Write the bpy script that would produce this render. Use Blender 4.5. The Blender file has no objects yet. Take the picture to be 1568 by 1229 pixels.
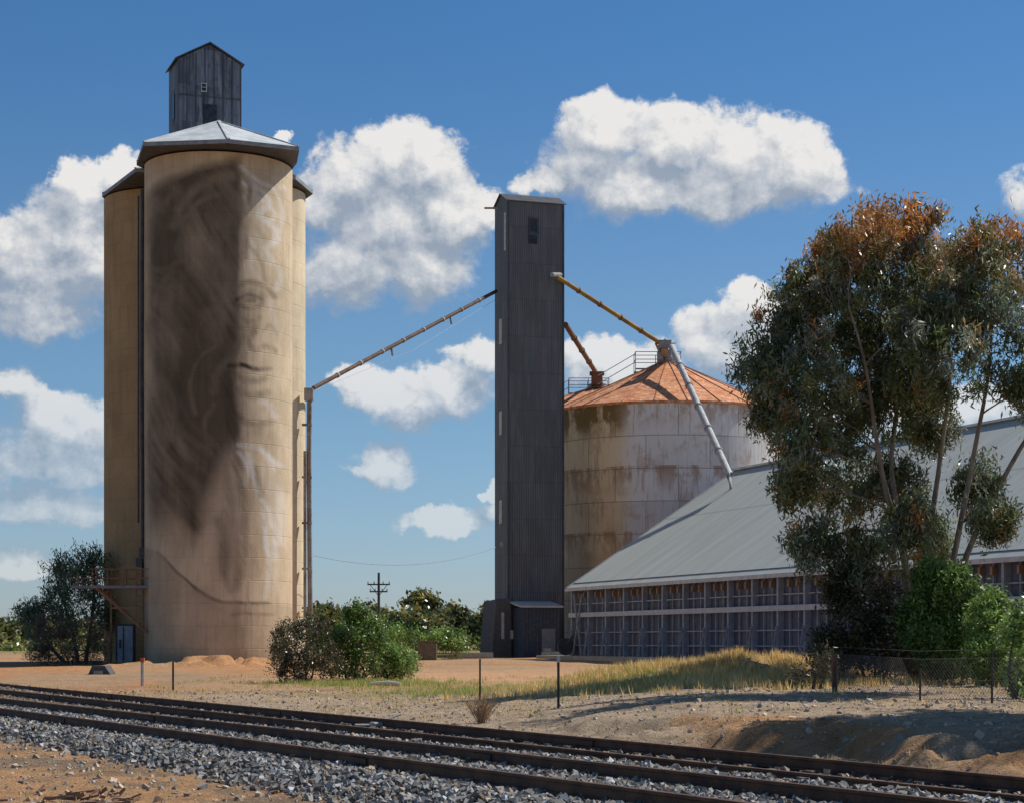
import bpy, math, random
import numpy as np
from mathutils import Vector
rng=np.random.default_rng(7); random.seed(7)
F=3000.0; CX=784.0; HY=982.0; CZ=1.6
def W(px,py,Y): return Vector(((px-CX)/F*Y, Y, CZ+(HY-py)/F*Y))
scene=bpy.context.scene
# ---------------- helpers ----------------
def link(o,parent=None):
    scene.collection.objects.link(o)
    if parent is not None: o.parent=parent
    return o
def empty(name,loc=(0,0,0)):
    e=bpy.data.objects.new(name,None); e.empty_display_size=0.5
    return link(e)
class B:
    def __init__(s): s.v=[]; s.f=[]
    def add(s,vs,fs):
        n=len(s.v); s.v+= [tuple(x) for x in vs]; s.f+=[tuple(i+n for i in f) for f in fs]
    def box(s,o,vx,vy,vz):
        o,vx,vy,vz=map(Vector,(o,vx,vy,vz))
        vs=[o,o+vx,o+vx+vy,o+vy]; vs=vs+[q+vz for q in vs]
        fs=[(0,3,2,1),(4,5,6,7),(0,1,5,4),(1,2,6,5),(2,3,7,6),(3,0,4,7)]
        if vx.cross(vy).dot(vz)<0: fs=[f[::-1] for f in fs]
        s.add(vs,fs)
    def cbox(s,c,dx,dy,dz,ang=0):
        ca,sa=math.cos(ang),math.sin(ang)
        vx=Vector((ca,sa,0))*dx; vy=Vector((-sa,ca,0))*dy; vz=Vector((0,0,dz))
        s.box(Vector(c)-vx/2-vy/2-vz/2,vx,vy,vz)
    def beam(s,a,b,w,h=None):
        a,b=Vector(a),Vector(b); h=h or w
        d=b-a
        up=Vector((0,0,1)) if abs(d.normalized().z)<.95 else Vector((0,1,0))
        x=d.cross(up).normalized()*w; y=x.cross(d).normalized()*h
        s.box(a-x/2-y/2,x,y,d)
    def tube(s,pts,rs,n=8,caps=True):
        pts=[Vector(p) for p in pts]
        if not hasattr(rs,'__len__'): rs=[rs]*len(pts)
        n0=len(s.v)
        for i,p in enumerate(pts):
            a=pts[max(i-1,0)]; b=pts[min(i+1,len(pts)-1)]
            d=(b-a).normalized()
            up=Vector((0,0,1)) if abs(d.z)<.9 else Vector((0,1,0))
            x=d.cross(up).normalized(); y=x.cross(d).normalized()
            for k in range(n):
                t=2*math.pi*k/n
                s.v.append(tuple(p+(x*math.cos(t)+y*math.sin(t))*rs[i]))
        for i in range(len(pts)-1):
            for k in range(n):
                a=n0+i*n+k; b=n0+i*n+(k+1)%n
                s.f.append((a,b,b+n,a+n))
        if caps:
            s.f.append(tuple(n0+k for k in range(n))[::-1]); m=n0+(len(pts)-1)*n
            s.f.append(tuple(m+k for k in range(n)))
    def cyl(s,c,r,z0,z1,n=64,caps=True):
        n0=len(s.v)
        for z in (z0,z1):
            for k in range(n):
                t=2*math.pi*k/n; s.v.append((c[0]+r*math.cos(t),c[1]+r*math.sin(t),z))
        for k in range(n):
            a=n0+k;b=n0+(k+1)%n; s.f.append((a,b,b+n,a+n))
        if caps:
            s.f.append(tuple(n0+k for k in range(n))[::-1]); s.f.append(tuple(n0+n+k for k in range(n)))
    def obj(s,name,mat,parent=None,smooth=False,bevel=0):
        me=bpy.data.meshes.new(name); me.from_pydata(s.v,[],s.f); me.update()
        o=bpy.data.objects.new(name,me); me.materials.append(mat)
        if smooth:
            me.polygons.foreach_set('use_smooth',[True]*len(me.polygons))
            try: me.set_sharp_from_angle(angle=math.radians(40))
            except Exception: pass
        if bevel:
            m=o.modifiers.new('bev','BEVEL'); m.width=bevel; m.segments=1
        return link(o,parent)
def npmesh(name,V,Fc,mat,col=None,parent=None,smooth=False):
    V=np.ascontiguousarray(V,dtype=np.float32); Fc=np.ascontiguousarray(Fc,dtype=np.int32)
    me=bpy.data.meshes.new(name); nf,k=Fc.shape
    me.vertices.add(len(V)); me.vertices.foreach_set('co',V.ravel())
    me.loops.add(nf*k); me.loops.foreach_set('vertex_index',Fc.ravel())
    me.polygons.add(nf); me.polygons.foreach_set('loop_start',np.arange(0,nf*k,k,dtype=np.int32))
    try: me.polygons.foreach_set('loop_total',np.full(nf,k,dtype=np.int32))
    except Exception: pass
    me.polygons.foreach_set('use_smooth',np.full(nf,smooth,dtype=bool))
    me.update(calc_edges=True)
    if col is not None:
        a=me.color_attributes.new('Col','FLOAT_COLOR','POINT')
        c=np.ones((len(V),4),dtype=np.float32); c[:,:3]=col; a.data.foreach_set('color',c.ravel())
    me.materials.append(mat)
    return link(bpy.data.objects.new(name,me),parent)
class NT:
    def __init__(s,name,world=None,group=None):
        if group: s.nt=group
        elif world: s.nt=world.node_tree
        else:
            s.m=bpy.data.materials.new(name); s.m.use_nodes=True; s.nt=s.m.node_tree
            s.nt.nodes.clear()
    def n(s,t,**k):
        nd=s.nt.nodes.new(t)
        for a,b in k.items(): setattr(nd,a,b)
        return nd
    def put(s,sock,v):
        if isinstance(v,bpy.types.NodeSocket): s.nt.links.new(v,sock)
        elif v is not None:
            if sock.type=='RGBA' and len(v)==3: v=(*v,1)
            sock.default_value=v
    def math(s,op,a,b=None,c=None,clamp=False):
        nd=s.n('ShaderNodeMath',operation=op,use_clamp=clamp)
        for i,x in enumerate((a,b,c)):
            if x is not None: s.put(nd.inputs[i],x)
        return nd.outputs[0]
    def vm(s,op,a,b=None,c=None):
        nd=s.n('ShaderNodeVectorMath',operation=op)
        for i,x in enumerate((a,b,c)):
            if x is not None: s.put(nd.inputs[i],x)
        return nd.outputs['Value'] if op in('DOT_PRODUCT','LENGTH','DISTANCE') else nd.outputs[0]
    def noise(s,vec,scale=5,detail=4,rough=.55,dist=0):
        nd=s.n('ShaderNodeTexNoise'); s.put(nd.inputs['Vector'],vec)
        nd.inputs['Scale'].default_value=scale; nd.inputs['Detail'].default_value=detail
        nd.inputs['Roughness'].default_value=rough; nd.inputs['Distortion'].default_value=dist
        return nd.outputs['Fac']
    def sstep(s,x,a,b,lo=0,hi=1):
        nd=s.n('ShaderNodeMapRange',interpolation_type='SMOOTHSTEP'); s.put(nd.inputs[0],x)
        for i,v in zip((1,2,3,4),(a,b,lo,hi)): nd.inputs[i].default_value=v
        return nd.outputs[0]
    def mix(s,f,a,b,blend='MIX'):
        nd=s.n('ShaderNodeMix',data_type='RGBA',blend_type=blend)
        s.put(nd.inputs[0],f); s.put(nd.inputs[6],a); s.put(nd.inputs[7],b)
        return nd.outputs[2]
    def obj(s): return s.n('ShaderNodeTexCoord').outputs['Object']
    def scl(s,vec,sc): return s.vm('MULTIPLY',vec,sc)
    def sep(s,vec):
        nd=s.n('ShaderNodeSeparateXYZ'); s.put(nd.inputs[0],vec); return nd.outputs
    def comb(s,x,y,z):
        nd=s.n('ShaderNodeCombineXYZ')
        for i,v in enumerate((x,y,z)): s.put(nd.inputs[i],v)
        return nd.outputs[0]
    def bump(s,h,strength=.5,dist=.05,normal=None):
        nd=s.n('ShaderNodeBump'); s.put(nd.inputs['Height'],h); nd.inputs['Strength'].default_value=strength
        nd.inputs['Distance'].default_value=dist
        if normal is not None: s.put(nd.inputs['Normal'],normal)
        return nd.outputs[0]
    def out(s,col,rough=.8,normal=None,metal=0,spec=.3,transl=None):
        p=s.n('ShaderNodeBsdfPrincipled'); s.put(p.inputs['Base Color'],col); s.put(p.inputs['Roughness'],rough)
        p.inputs['Metallic'].default_value=metal; p.inputs['Specular IOR Level'].default_value=spec
        if normal is not None: s.put(p.inputs['Normal'],normal)
        o=s.n('ShaderNodeOutputMaterial'); sh=p.outputs[0]
        if transl:
            t=s.n('ShaderNodeBsdfTranslucent'); s.put(t.inputs[0],col)
            mx=s.n('ShaderNodeMixShader'); mx.inputs[0].default_value=transl
            s.nt.links.new(sh,mx.inputs[1]); s.nt.links.new(t.outputs[0],mx.inputs[2]); sh=mx.outputs[0]
        s.nt.links.new(sh,o.inputs[0]); return s.m
def simple(name,c1,c2,scale=(1,1,1),ns=4,rough=.7,bump=.2,lo=.35,hi=.65,metal=0,spec=.3,corr=None,pitch=.2,cstr=.6):
    t=NT(name); p=t.obj(); n=t.noise(t.scl(p,scale),ns,5,.6)
    c=t.mix(t.sstep(n,lo,hi),c1,c2)
    fine=t.noise(p,ns*9,2); c=t.mix(t.sstep(fine,.3,.7,0,.35),c,(c1[0]*.6,c1[1]*.6,c1[2]*.6))
    nm=t.bump(fine,bump,.02)
    if corr:
        w=t.math('SINE',t.math('MULTIPLY',t.vm('DOT_PRODUCT',p,corr),2*math.pi/pitch))
        nm=t.bump(w,cstr,.03,nm)
        c=t.mix(t.sstep(w,-1,-.3,.35,0),c,(c1[0]*.4,c1[1]*.4,c1[2]*.4))
    return t.out(c,rough,nm,metal,spec)
def vnoise(x,y,seed=0):
    xi=np.floor(x).astype(np.int64); yi=np.floor(y).astype(np.int64); xf=x-xi; yf=y-yi
    def h(a,b):
        n=(a*374761393+b*668265263+seed*974634777)&0xffffffff
        n=((n^(n>>13))*1274126177)&0xffffffff
        return ((n^(n>>16))&0xffff)/65535.0
    u=xf*xf*(3-2*xf); v=yf*yf*(3-2*yf)
    return (h(xi,yi)*(1-u)+h(xi+1,yi)*u)*(1-v)+(h(xi,yi+1)*(1-u)+h(xi+1,yi+1)*u)*v
def fbm(x,y,o=4,seed=0):
    r=0;a=.5;t=0
    for i in range(o):
        r=r+a*vnoise(x*2**i,y*2**i,seed+i); t+=a; a*=.5
    return r/t
def ss(x,a,b):
    t=np.clip((x-a)/(b-a),0,1); return t*t*(3-2*t)
# ---------------- terrain ----------------
MAINO=(0,20.98); MD=np.array((-.467,.884)); MN=np.array((.884,.467))
SIDO=(0,28.0); SD=np.array((-.443,.896)); SN=np.array((.896,.443))
def smain(X,Y): return (X-MAINO[0])*MN[0]+(Y-MAINO[1])*MN[1]
def sside(X,Y): return (X-SIDO[0])*SN[0]+(Y-SIDO[1])*SN[1]
def gz(X,Y):
    X=np.asarray(X,float);Y=np.asarray(Y,float)
    b=np.interp(Y,[50,100,125,145,160],[0,.3,.52,.62,.68])
    s1=smain(X,Y); s2=sside(X,Y)
    n=fbm(X*.35+50,Y*.35+50,4,3)
    b=b+ss(s2,2,6)*(n-.5)*.22*np.interp(Y,[20,90],[1,.4])
    bank=.5*ss(X,-3,5)*ss(s2+(fbm(X*.8+9,Y*.8,4,8)-.5)*2.8,2.6,4.3)*(1-ss(Y,58,75))
    b=np.maximum(b,bank+(n-.5)*.2*ss(s2,2.5,4))
    b=b+.66*np.exp(-((X-6.6)/2.9)**2-((Y-54.5)/3.2)**2)*(0.7+.6*fbm(X*1.1,Y*.9+30,4,5))
    b=b+.22*np.exp(-((X-2.6)/1.5)**2-((Y-55)/3)**2)
    b=b+.6*np.exp(-((X+15.0)/5)**2-((Y-101.5)/1.8)**2)*ss(fbm(X*1.2,Y*1.2,4,2),.3,.7)
    rails=.14*(1-ss(np.abs(s1),1.45,2.3)); r2=.09*(1-ss(np.abs(s2),1.4,2.4))
    b=b+rails+r2+ (fbm(X*6,Y*6,2,11)-.5)*.06*(1-ss(Y,40,80))
    return b
def gz1(X,Y): return float(gz(X,Y))
def axis(segs):
    out=[segs[0][0]]
    for a,b,n in segs: out+=list(np.linspace(a,b,n+1)[1:])
    return np.array(out)
xs=axis([(-4000,-600,8),(-600,-100,25),(-100,-32,70),(-32,-14,110),(-14,16,300),(16,40,90),(40,120,60),(120,600,24),(600,4000,8)])
ys=axis([(-1500,-100,8),(-100,8,30),(8,45,340),(45,75,150),(75,130,140),(130,300,60),(300,1000,20),(1000,5000,8)])
GX,GY=np.meshgrid(xs,ys); GZ=gz(GX,GY)
ny,nx=GX.shape
V=np.stack([GX.ravel(),GY.ravel(),GZ.ravel()],1)
i=np.arange(nx*ny).reshape(ny,nx)
Fc=np.stack([i[:-1,:-1].ravel(),i[:-1,1:].ravel(),i[1:,1:].ravel(),i[1:,:-1].ravel()],1)
X,Y=V[:,0],V[:,1]; s1=smain(X,Y); s2=sside(X,Y)
def lerp(a,b,t): return a*(1-t[:,None])+np.array(b)[None]*t[:,None]
n1=fbm(X*.5,Y*.5,4,20); n2=fbm(X*.12+7,Y*.12,4,21); n3=fbm(X*2,Y*2,3,22)
col=np.zeros((len(V),3))+np.array((.50,.33,.20))
col=lerp(col,(.60,.29,.13),ss(n2+ (n1-.5)*.3,.45,.60))
col=lerp(col,(.38,.29,.19),ss(n1,.5,.62)*.6)
g=ss(s2,1.8,2.6)*(1-ss(Y+ (n1-.5)*14,50,62)); col=lerp(col,(.54,.42,.30),g*.88); col=lerp(col,(.32,.25,.18),g*ss(n3,.5,.68)*.5)
ora=np.exp(-((Y-78)/16)**2)*ss(X,-14,-4)*(1-ss(X,12,16)); col=lerp(col,(.70,.42,.24),np.clip(ora*1.1,0,1)*.85)
ap=np.exp(-((Y-97)/9)**2)*np.exp(-((X+17)/10)**2); col=lerp(col,(.62,.32,.15),ap*.8*ss(n1,.3,.6))
bk=ss(X,1,4)*ss(s2,2.2,3.0)*(1-ss(s2,4.3,5.0)); col=lerp(col,(.58,.30,.13),bk*.8*ss(n1,.40,.56))
bt=(1-ss(s2,1.5,2.4))*ss(s1,1.2,2.0); col=lerp(col,(.29,.215,.15),bt*.9)
ba=(1-ss(np.abs(s1)+(n3-.5)*.5,1.9,2.35)); col=lerp(col,(.15,.14,.13),ba)
nearl=(1-ss(s1,-2.6,-2.1)); col=lerp(col,(.58,.33,.17),nearl*.8); col=lerp(col,(.27,.205,.145),nearl*ss(n1+(n3-.5)*.4,.38,.52)*.85)
mo=np.exp(-((X-6.2)/3.6)**2-((Y-54)/4)**2); col=lerp(col,(.56,.40,.17),np.clip(mo*1.3,0,1)*.8)
gr=np.exp(-((Y-60)/9)**2)*ss(X,-8,-5)*(1-ss(X,4,7))*ss(n1,.42,.6); col=lerp(col,(.30,.29,.09),gr*.5)
col=lerp(col,(.24,.23,.085),ss(Y,130,190)*.8)
t=NT('earth'); p=t.obj()
at=t.n('ShaderNodeVertexColor',layer_name='Col').outputs[0]
f1=t.noise(p,3,6,.65); f2=t.noise(p,22,5,.7); f3=t.noise(t.scl(p,(1,.5,1)),.6,4,.6)
c=t.mix(t.sstep(f1,.38,.65,0,.5),at,t.mix(1,at,(.60,.55,.50,1),'MULTIPLY'))
c=t.mix(t.sstep(f2,.55,.68,0,.7),c,t.mix(1,at,(1.35,1.35,1.35,1),'MULTIPLY'))
c=t.mix(t.sstep(f2,.46,.32,0,.8),c,t.mix(1,at,(.35,.32,.3,1),'MULTIPLY'))
c=t.mix(t.sstep(f3,.5,.7,0,.5),c,t.mix(1,at,(.70,.70,.62,1),'MULTIPLY'))
nm=t.bump(f2,1.0,.08)
nm=t.bump(f1,.7,.18,nm)
earth=t.out(c,.95,nm,spec=.1)
npmesh('ground',V,Fc,earth,col,smooth=True)
# ---------------- stones ----------------
def stones(name,P,S,C,mat):
    n=len(P)
    base=np.array([[x,y,z] for z in(-1,1) for y in(-1,1) for x in(-1,1)],float)*.5
    v=base[None]+rng.normal(0,.14,(n,8,3))
    v=v*(S[:,None,None]*rng.uniform(.55,1.15,(n,1,3)))
    q=rng.normal(size=(n,4)); q/=np.linalg.norm(q,axis=1)[:,None]
    w,x,y,z=q.T
    R=np.stack([1-2*(y*y+z*z),2*(x*y-z*w),2*(x*z+y*w),2*(x*y+z*w),1-2*(x*x+z*z),2*(y*z-x*w),2*(x*z-y*w),2*(y*z+x*w),1-2*(x*x+y*y)],1).reshape(n,3,3)
    v=np.einsum('nij,nkj->nki',R,v)+P[:,None,:]
    f=np.array([(0,2,3,1),(4,5,7,6),(0,1,5,4),(1,3,7,5),(3,2,6,7),(2,0,4,6)])
    Fc=(f[None]+8*np.arange(n)[:,None,None]).reshape(-1,4)
    npmesh(name,v.reshape(-1,3),Fc,mat,np.repeat(C,8,0))
t=NT('stone'); at=t.n('ShaderNodeVertexColor',layer_name='Col').outputs[0]; p=t.obj()
stonem=t.out(t.mix(t.sstep(t.noise(p,60,2),.4,.65,0,.4),at,t.mix(1,at,(.5,.5,.5,1),'MULTIPLY')),.85,spec=.2)
def along(O,D,N,t0,t1,n,sa,sb,pw=1.6):
    tt=t0+(t1-t0)*rng.random(n)**pw; s=rng.uniform(sa,sb,n)
    return O[0]+D[0]*tt+N[0]*s, O[1]+D[1]*tt+N[1]*s
X,Y=along(MAINO,MD,MN,-11,60,56000,-2.45,1.75,1.9)
s=smain(X,Y); keep=rng.random(len(X))>ss(np.abs(s),1.8,2.45)*.9
X,Y=X[keep],Y[keep]; Z=gz(X,Y)
g=rng.uniform(.08,.36,len(X)); C=np.stack([g*1.04,g*1.0,g*.94],1); m=rng.random(len(X))<.12; C[m]=C[m]*np.array((1.3,1.02,.78))
m=rng.random(len(X))<.06; C[m]=.5
stones('ballast_gravel',np.stack([X,Y,Z+.012],1),rng.uniform(.03,.078,len(X)),C,stonem)
X,Y=along(SIDO,SD,SN,-14,70,14000,-1.9,1.9,1.5); X2=rng.uniform(-16,16,24000); Y2=12+50*rng.random(24000)**1.3
n_s=len(X); X=np.concatenate([X,X2]);Y=np.concatenate([Y,Y2]); sz=rng.uniform(.012,.04,len(X))*rng.choice([1,1,1,1,1,2.1],len(X)); dk=np.arange(len(X))<n_s
k=(np.abs(smain(X,Y))>1.6)&(Y>11); X,Y,sz,dk=X[k],Y[k],sz[k],dk[k]
g=np.where(dk,rng.uniform(.10,.34,len(X)),rng.uniform(.22,.58,len(X))); C=np.stack([g*1.12,g*.88,g*.66],1); m=rng.random(len(X))<.25; C[m]=g[m][:,None]*np.array((.85,.8,.74))
stones('scattered_stones',np.stack([X,Y,gz(X,Y)+.003],1),sz,C,stonem)
# ---------------- tracks ----------------
rust=simple('rail_rust',(.075,.04,.028),(.15,.08,.045),ns=3,rough=.7)
slm=simple('sleeper_timber',(.12,.09,.065),(.21,.17,.13),scale=(1,1,1),ns=6,rough=.9)
def track(O,D,N,z0,t0,t1):
    e=empty('railway_track'); b=B(); D3=Vector((D[0],D[1],0)); N3=Vector((N[0],N[1],0)); o=Vector((O[0],O[1],0))
    prof=[(-.07,0),(.07,0),(.07,.012),(.012,.03),(.012,.11),(.036,.12),(.036,.15),(-.036,.15),(-.036,.12),(-.012,.11),(-.012,.03),(-.07,.012)]
    for s in(-.8,.8):
        ring=[]
        for tt in (t0,t1): ring.append([o+D3*tt+N3*(s+x)+Vector((0,0,z0+z)) for x,z in prof])
        k=len(prof); vs=ring[0]+ring[1]
        b.add(vs,[(i,i+k,(i+1)%k+k,(i+1)%k) for i in range(k)]+[tuple(range(k)),tuple(range(2*k-1,k-1,-1))])
        tt=t0+3
        while tt<t1:
            b.box(o+D3*tt+N3*(s-.035)+Vector((0,0,z0+.035)),D3*.5,N3*.07,(0,0,.07)); tt+=13
    b.obj('rails',rust,e)
    b=B(); tt=t0
    while tt<t1:
        a=random.uniform(-.03,.03); c=o+D3*tt+N3*random.uniform(-.05,.05)
        ang=math.atan2(N[1],N[0])+a
        b.cbox((c.x,c.y,z0-.075+random.uniform(-.012,0)),2.6,.24,.15,ang)
        for s in(-.8,.8):
            q=c+N3*s; b.cbox((q.x,q.y,z0+.004),.34,.16,.03,ang)
        tt+=.66
    b.obj('sleepers',slm,e,bevel=.01); return e
track(MAINO,MD,MN,.165,-14,110)
track(SIDO,SD,SN,.105,-17,110)
# ---------------- concrete silo ----------------
silo=empty('grain_silo')
t=NT('silo_concrete'); p=t.obj(); at=t.n('ShaderNodeVertexColor',layer_name='Col').outputs[0]
sx=t.sep(p)
zi=t.math('MULTIPLY',sx[2],1/1.22)
pour=t.math('FRACT',zi)
line=t.sstep(t.math('ABSOLUTE',t.math('SUBTRACT',pour,.5)),.475,.498)
n1=t.noise(p,.55,6,.65); n2=t.noise(t.scl(p,(1,1,.10)),2.6,5,.6); n3=t.noise(p,12,3); n4=t.noise(t.scl(p,(1,1,.05)),7,3,.6)
c=t.mix(t.sstep(n1,.38,.64,0,.55),at,t.mix(1,at,(.70,.68,.64,1),'MULTIPLY'))
c=t.mix(t.sstep(n2,.48,.66,0,.4),c,t.mix(1,at,(.64,.63,.62,1),'MULTIPLY'))
c=t.mix(t.sstep(n4,.54,.70,0,.35),c,t.mix(1,at,(.66,.64,.62,1),'MULTIPLY'))
c=t.mix(t.sstep(n3,.4,.7,0,.2),c,t.mix(1,at,(1.22,1.2,1.15,1),'MULTIPLY'))
c=t.mix(t.math('MULTIPLY',line,t.sstep(n3,.4,.6,0,.4)),c,t.mix(1,at,(.5,.47,.45,1),'MULTIPLY'))
ang=t.math('MULTIPLY',sx[0],1.6)
pn=t.noise(t.comb(ang,0,t.math('FLOOR',zi)),1.3,1)
nm=t.bump(t.math('ADD',pn,t.math('MULTIPLY',line,-.2)),.5,.08); nm=t.bump(n3,.3,.03,nm)
siloc=t.out(c,.9,nm,spec=.15)
def seg_dist(px,py,pts):
    d=np.full(px.shape,1e9)
    for (x0,y0),(x1,y1) in zip(pts[:-1],pts[1:]):
        dx,dy=x1-x0,y1-y0; tt=np.clip(((px-x0)*dx+(py-y0)*dy)/(dx*dx+dy*dy),0,1)
        d=np.minimum(d,np.hypot(px-x0-tt*dx,py-y0-tt*dy))
    return d
def smoothline(pts,n=6):
    P=[np.array(q,float) for q in pts]; out=[]
    if len(P)<3: return pts
    for i in range(len(P)-1):
        p0=P[max(i-1,0)];p1=P[i];p2=P[i+1];p3=P[min(i+2,len(P)-1)]
        for k in range(n):
            f=k/n; out.append(tuple(.5*((2*p1)+(p2-p0)*f+(2*p0-5*p1+4*p2-p3)*f*f+(3*p1-p0-3*p2+p3)*f**3)))
    out.append(tuple(P[-1])); return out
def mural(u,v,front,col):
    wx=(fbm(u*.02,v*.012,3,40)-.5)*30; wy=(fbm(u*.02+9,v*.012,3,41)-.5)*36
    U,Vv=u+wx,v+wy
    m=ss(Vv,300-(u-240)*.30-14,300-(u-240)*.30+12)
    low=np.interp(u,[222,260,290,315,335,370],[790,800,780,830,775,710])
    m*=1-ss(Vv,low-55,low+35)
    m*=ss(U,224,250)*.7+.3
    m*=1-ss(U+wx*.2,370,384)
    sw=(fbm(u*.010+3,v*.006,2,47)-.5)*70
    flow=(u*.55+v*.83)+sw; cross=(u*.83-v*.55)+sw*.8
    st=fbm(cross*.13,flow*.012,5,42); cl=fbm(u*.022,v*.010,5,43)
    dark=m*np.clip(.83+.6*(cl-.5)+.30*(st-.5),.45,.93)
    P=np.array((.098,.078,.054))
    col=col*(1-dark[:,None])+P[None]*dark[:,None]
    h=np.exp(-((U-385)/15)**2)*ss(v,430,470)*(1-ss(v,640,700))*.3
    h=np.maximum(h,np.exp(-((U-365)/22)**2-((Vv-840)/60)**2)*.3)
    h=np.maximum(h,np.exp(-((U-400)/20)**2-((Vv-665)/16)**2)*.4)
    h=np.maximum(h,np.exp(-((U-392)/16)**2-((Vv-470)/14)**2)*.4)
    h=np.maximum(h,np.exp(-((U-290)/55)**2-((Vv-800)/45)**2)*.45)
    col=col*(1-h[:,None])+np.array((.19,.14,.09))[None]*h[:,None]
    def stroke(pts,wd,tone,op):
        nonlocal col
        pts=smoothline(pts); d=seg_dist(u+wx*.3+(st-.5)*5,v+wy*.3,pts); br=np.clip(.25+1.5*(st-.2),0,1.2)
        a=np.clip((1-ss(d,wd*.1,wd*1.5))*op*br,0,1)*front
        col=col*(1-a[:,None])+np.array(tone)[None]*a[:,None]
    L=(.76,.72,.64); D=(.06,.05,.038); G=(.25,.20,.135); H=(.36,.285,.19)
    for pts,w,o in [([(283,362),(292,338),(315,312),(345,296),(368,290)],9,.9),([(248,300),(285,290),(330,276),(366,270)],5,.6),([(300,352),(325,330),(352,322)],5,.5),
        ([(262,330),(275,318),(290,312)],7,.5),([(245,420),(270,428),(300,415),(330,420)],5,.35),([(300,470),(325,492),(352,480),(362,450)],7,.4),([(248,470),(262,445),(282,432)],6,.45),
        ([(345,610),(350,585),(362,565)],7,.5),([(318,640),(308,600),(322,560),(345,545)],4,.4),([(300,700),(285,680),(272,690)],6,.4),([(340,700),(330,660),(345,630)],6,.4),
        ([(238,620),(243,700),(255,760)],7,.5),([(310,740),(330,760),(325,800)],9,.5),([(330,500),(318,520),(322,545)],3,.3),([(270,520),(262,580),(275,640)],4,.3),([(335,350),(350,390),(345,430)],5,.35)]: stroke(pts,w,H,o*.7)
    for pts,w,o in [([(280,690),(310,770),(318,800)],12,.7),([(255,680),(262,740),(290,790)],8,.5),([(352,800),(362,850),(358,880)],8,.5),([(285,770),(305,795),(318,808)],10,.6),([(255,560),(290,600),(300,660)],12,.4),([(290,380),(310,440),(300,500)],12,.35)]: stroke(pts,w,D,o*.7)
    for pts,w,o in [([(383,275),(400,290),(425,296),(440,290)],4,.9),([(388,300),(412,308),(420,325),(405,342)],5,.9),([(396,345),(420,352),(430,372),(415,392),(420,412)],5,.85),
        ([(408,318),(428,336),(420,352)],4,.8),([(392,372),(402,400),(396,420),(408,440)],4,.6),([(430,300),(438,330),(432,360)],4,.6),([(414,392),(432,420),(430,450)],4,.8),([(386,320),(392,345)],4,.6),([(400,310),(408,350),(404,390)],6,.5)]: stroke(pts,w,L,o*.95)
    for pts,w,o in [([(384,286),(395,305),(390,330)],4,.6),([(378,340),(390,370),(384,410)],7,.5),([(402,360),(412,375)],4,.5),([(396,392),(410,410),(416,440)],4,.4)]: stroke(pts,w,G,o)
    stroke([(372,454),(392,446),(414,450),(428,462)],5,G,.7); stroke([(376,472),(392,465),(410,470)],4,D,.6); stroke([(380,482),(396,486),(410,478)],4,G,.7)
    stroke([(390,474),(400,474)],4,D,.6); stroke([(374,498),(392,506),(408,498)],5,G,.6); stroke([(376,510),(390,518),(402,512)],4,G,.4)
    stroke([(412,462),(406,490),(401,520)],5,G,.5); stroke([(422,470),(428,500),(432,520)],5,L,.6)
    stroke([(400,520),(395,534),(404,544),(418,538),(430,542)],5,D,.6); stroke([(414,516),(424,508),(432,520)],4,G,.6)
    stroke([(384,530),(374,552),(372,570)],6,G,.7); stroke([(368,571),(388,568),(404,572),(424,570)],4,(.04,.032,.026),.95); stroke([(376,585),(400,590),(420,584)],6,G,.6)
    stroke([(380,606),(400,612),(420,606)],7,G,.6); stroke([(372,640),(392,655),(424,650)],6,D,.45); stroke([(410,620),(424,625),(430,640)],5,L,.5)
    stroke([(352,560),(366,530),(374,480)],10,D,.5); stroke([(362,590),(368,640),(374,690),(380,720)],8,D,.45)
    for pts,w,o in [([(382,688),(408,692),(434,712)],5,.95),([(390,700),(402,745),(426,800),(432,850)],4,.8),([(393,712),(412,780),(420,860),(414,914)],4,.9),([(418,700),(434,760),(436,830)],6,.6),([(380,700),(392,722),(386,744)],4,.8),([(410,720),(424,770),(428,900)],7,.35)]: stroke(pts,w,L,o*.95)
    for pts,w,o in [([(376,712),(388,770),(386,850),(378,900)],7,.5),([(402,720),(408,760)],5,.6),([(364,720),(366,800),(362,860),(368,905)],7,.5),([(398,840),(404,880)],5,.4)]: stroke(pts,w,G,o)
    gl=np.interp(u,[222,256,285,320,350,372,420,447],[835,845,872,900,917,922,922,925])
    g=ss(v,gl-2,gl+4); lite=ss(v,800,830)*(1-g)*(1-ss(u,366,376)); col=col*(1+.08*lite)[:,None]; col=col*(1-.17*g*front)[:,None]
    stroke([(254,843),(285,872),(320,901),(350,918),(372,922),(420,922)],3,D,.6)
    stroke([(372,940),(400,938),(425,940)],3,G,.6)
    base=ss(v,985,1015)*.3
    return col*(1-base)[:,None]
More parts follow.
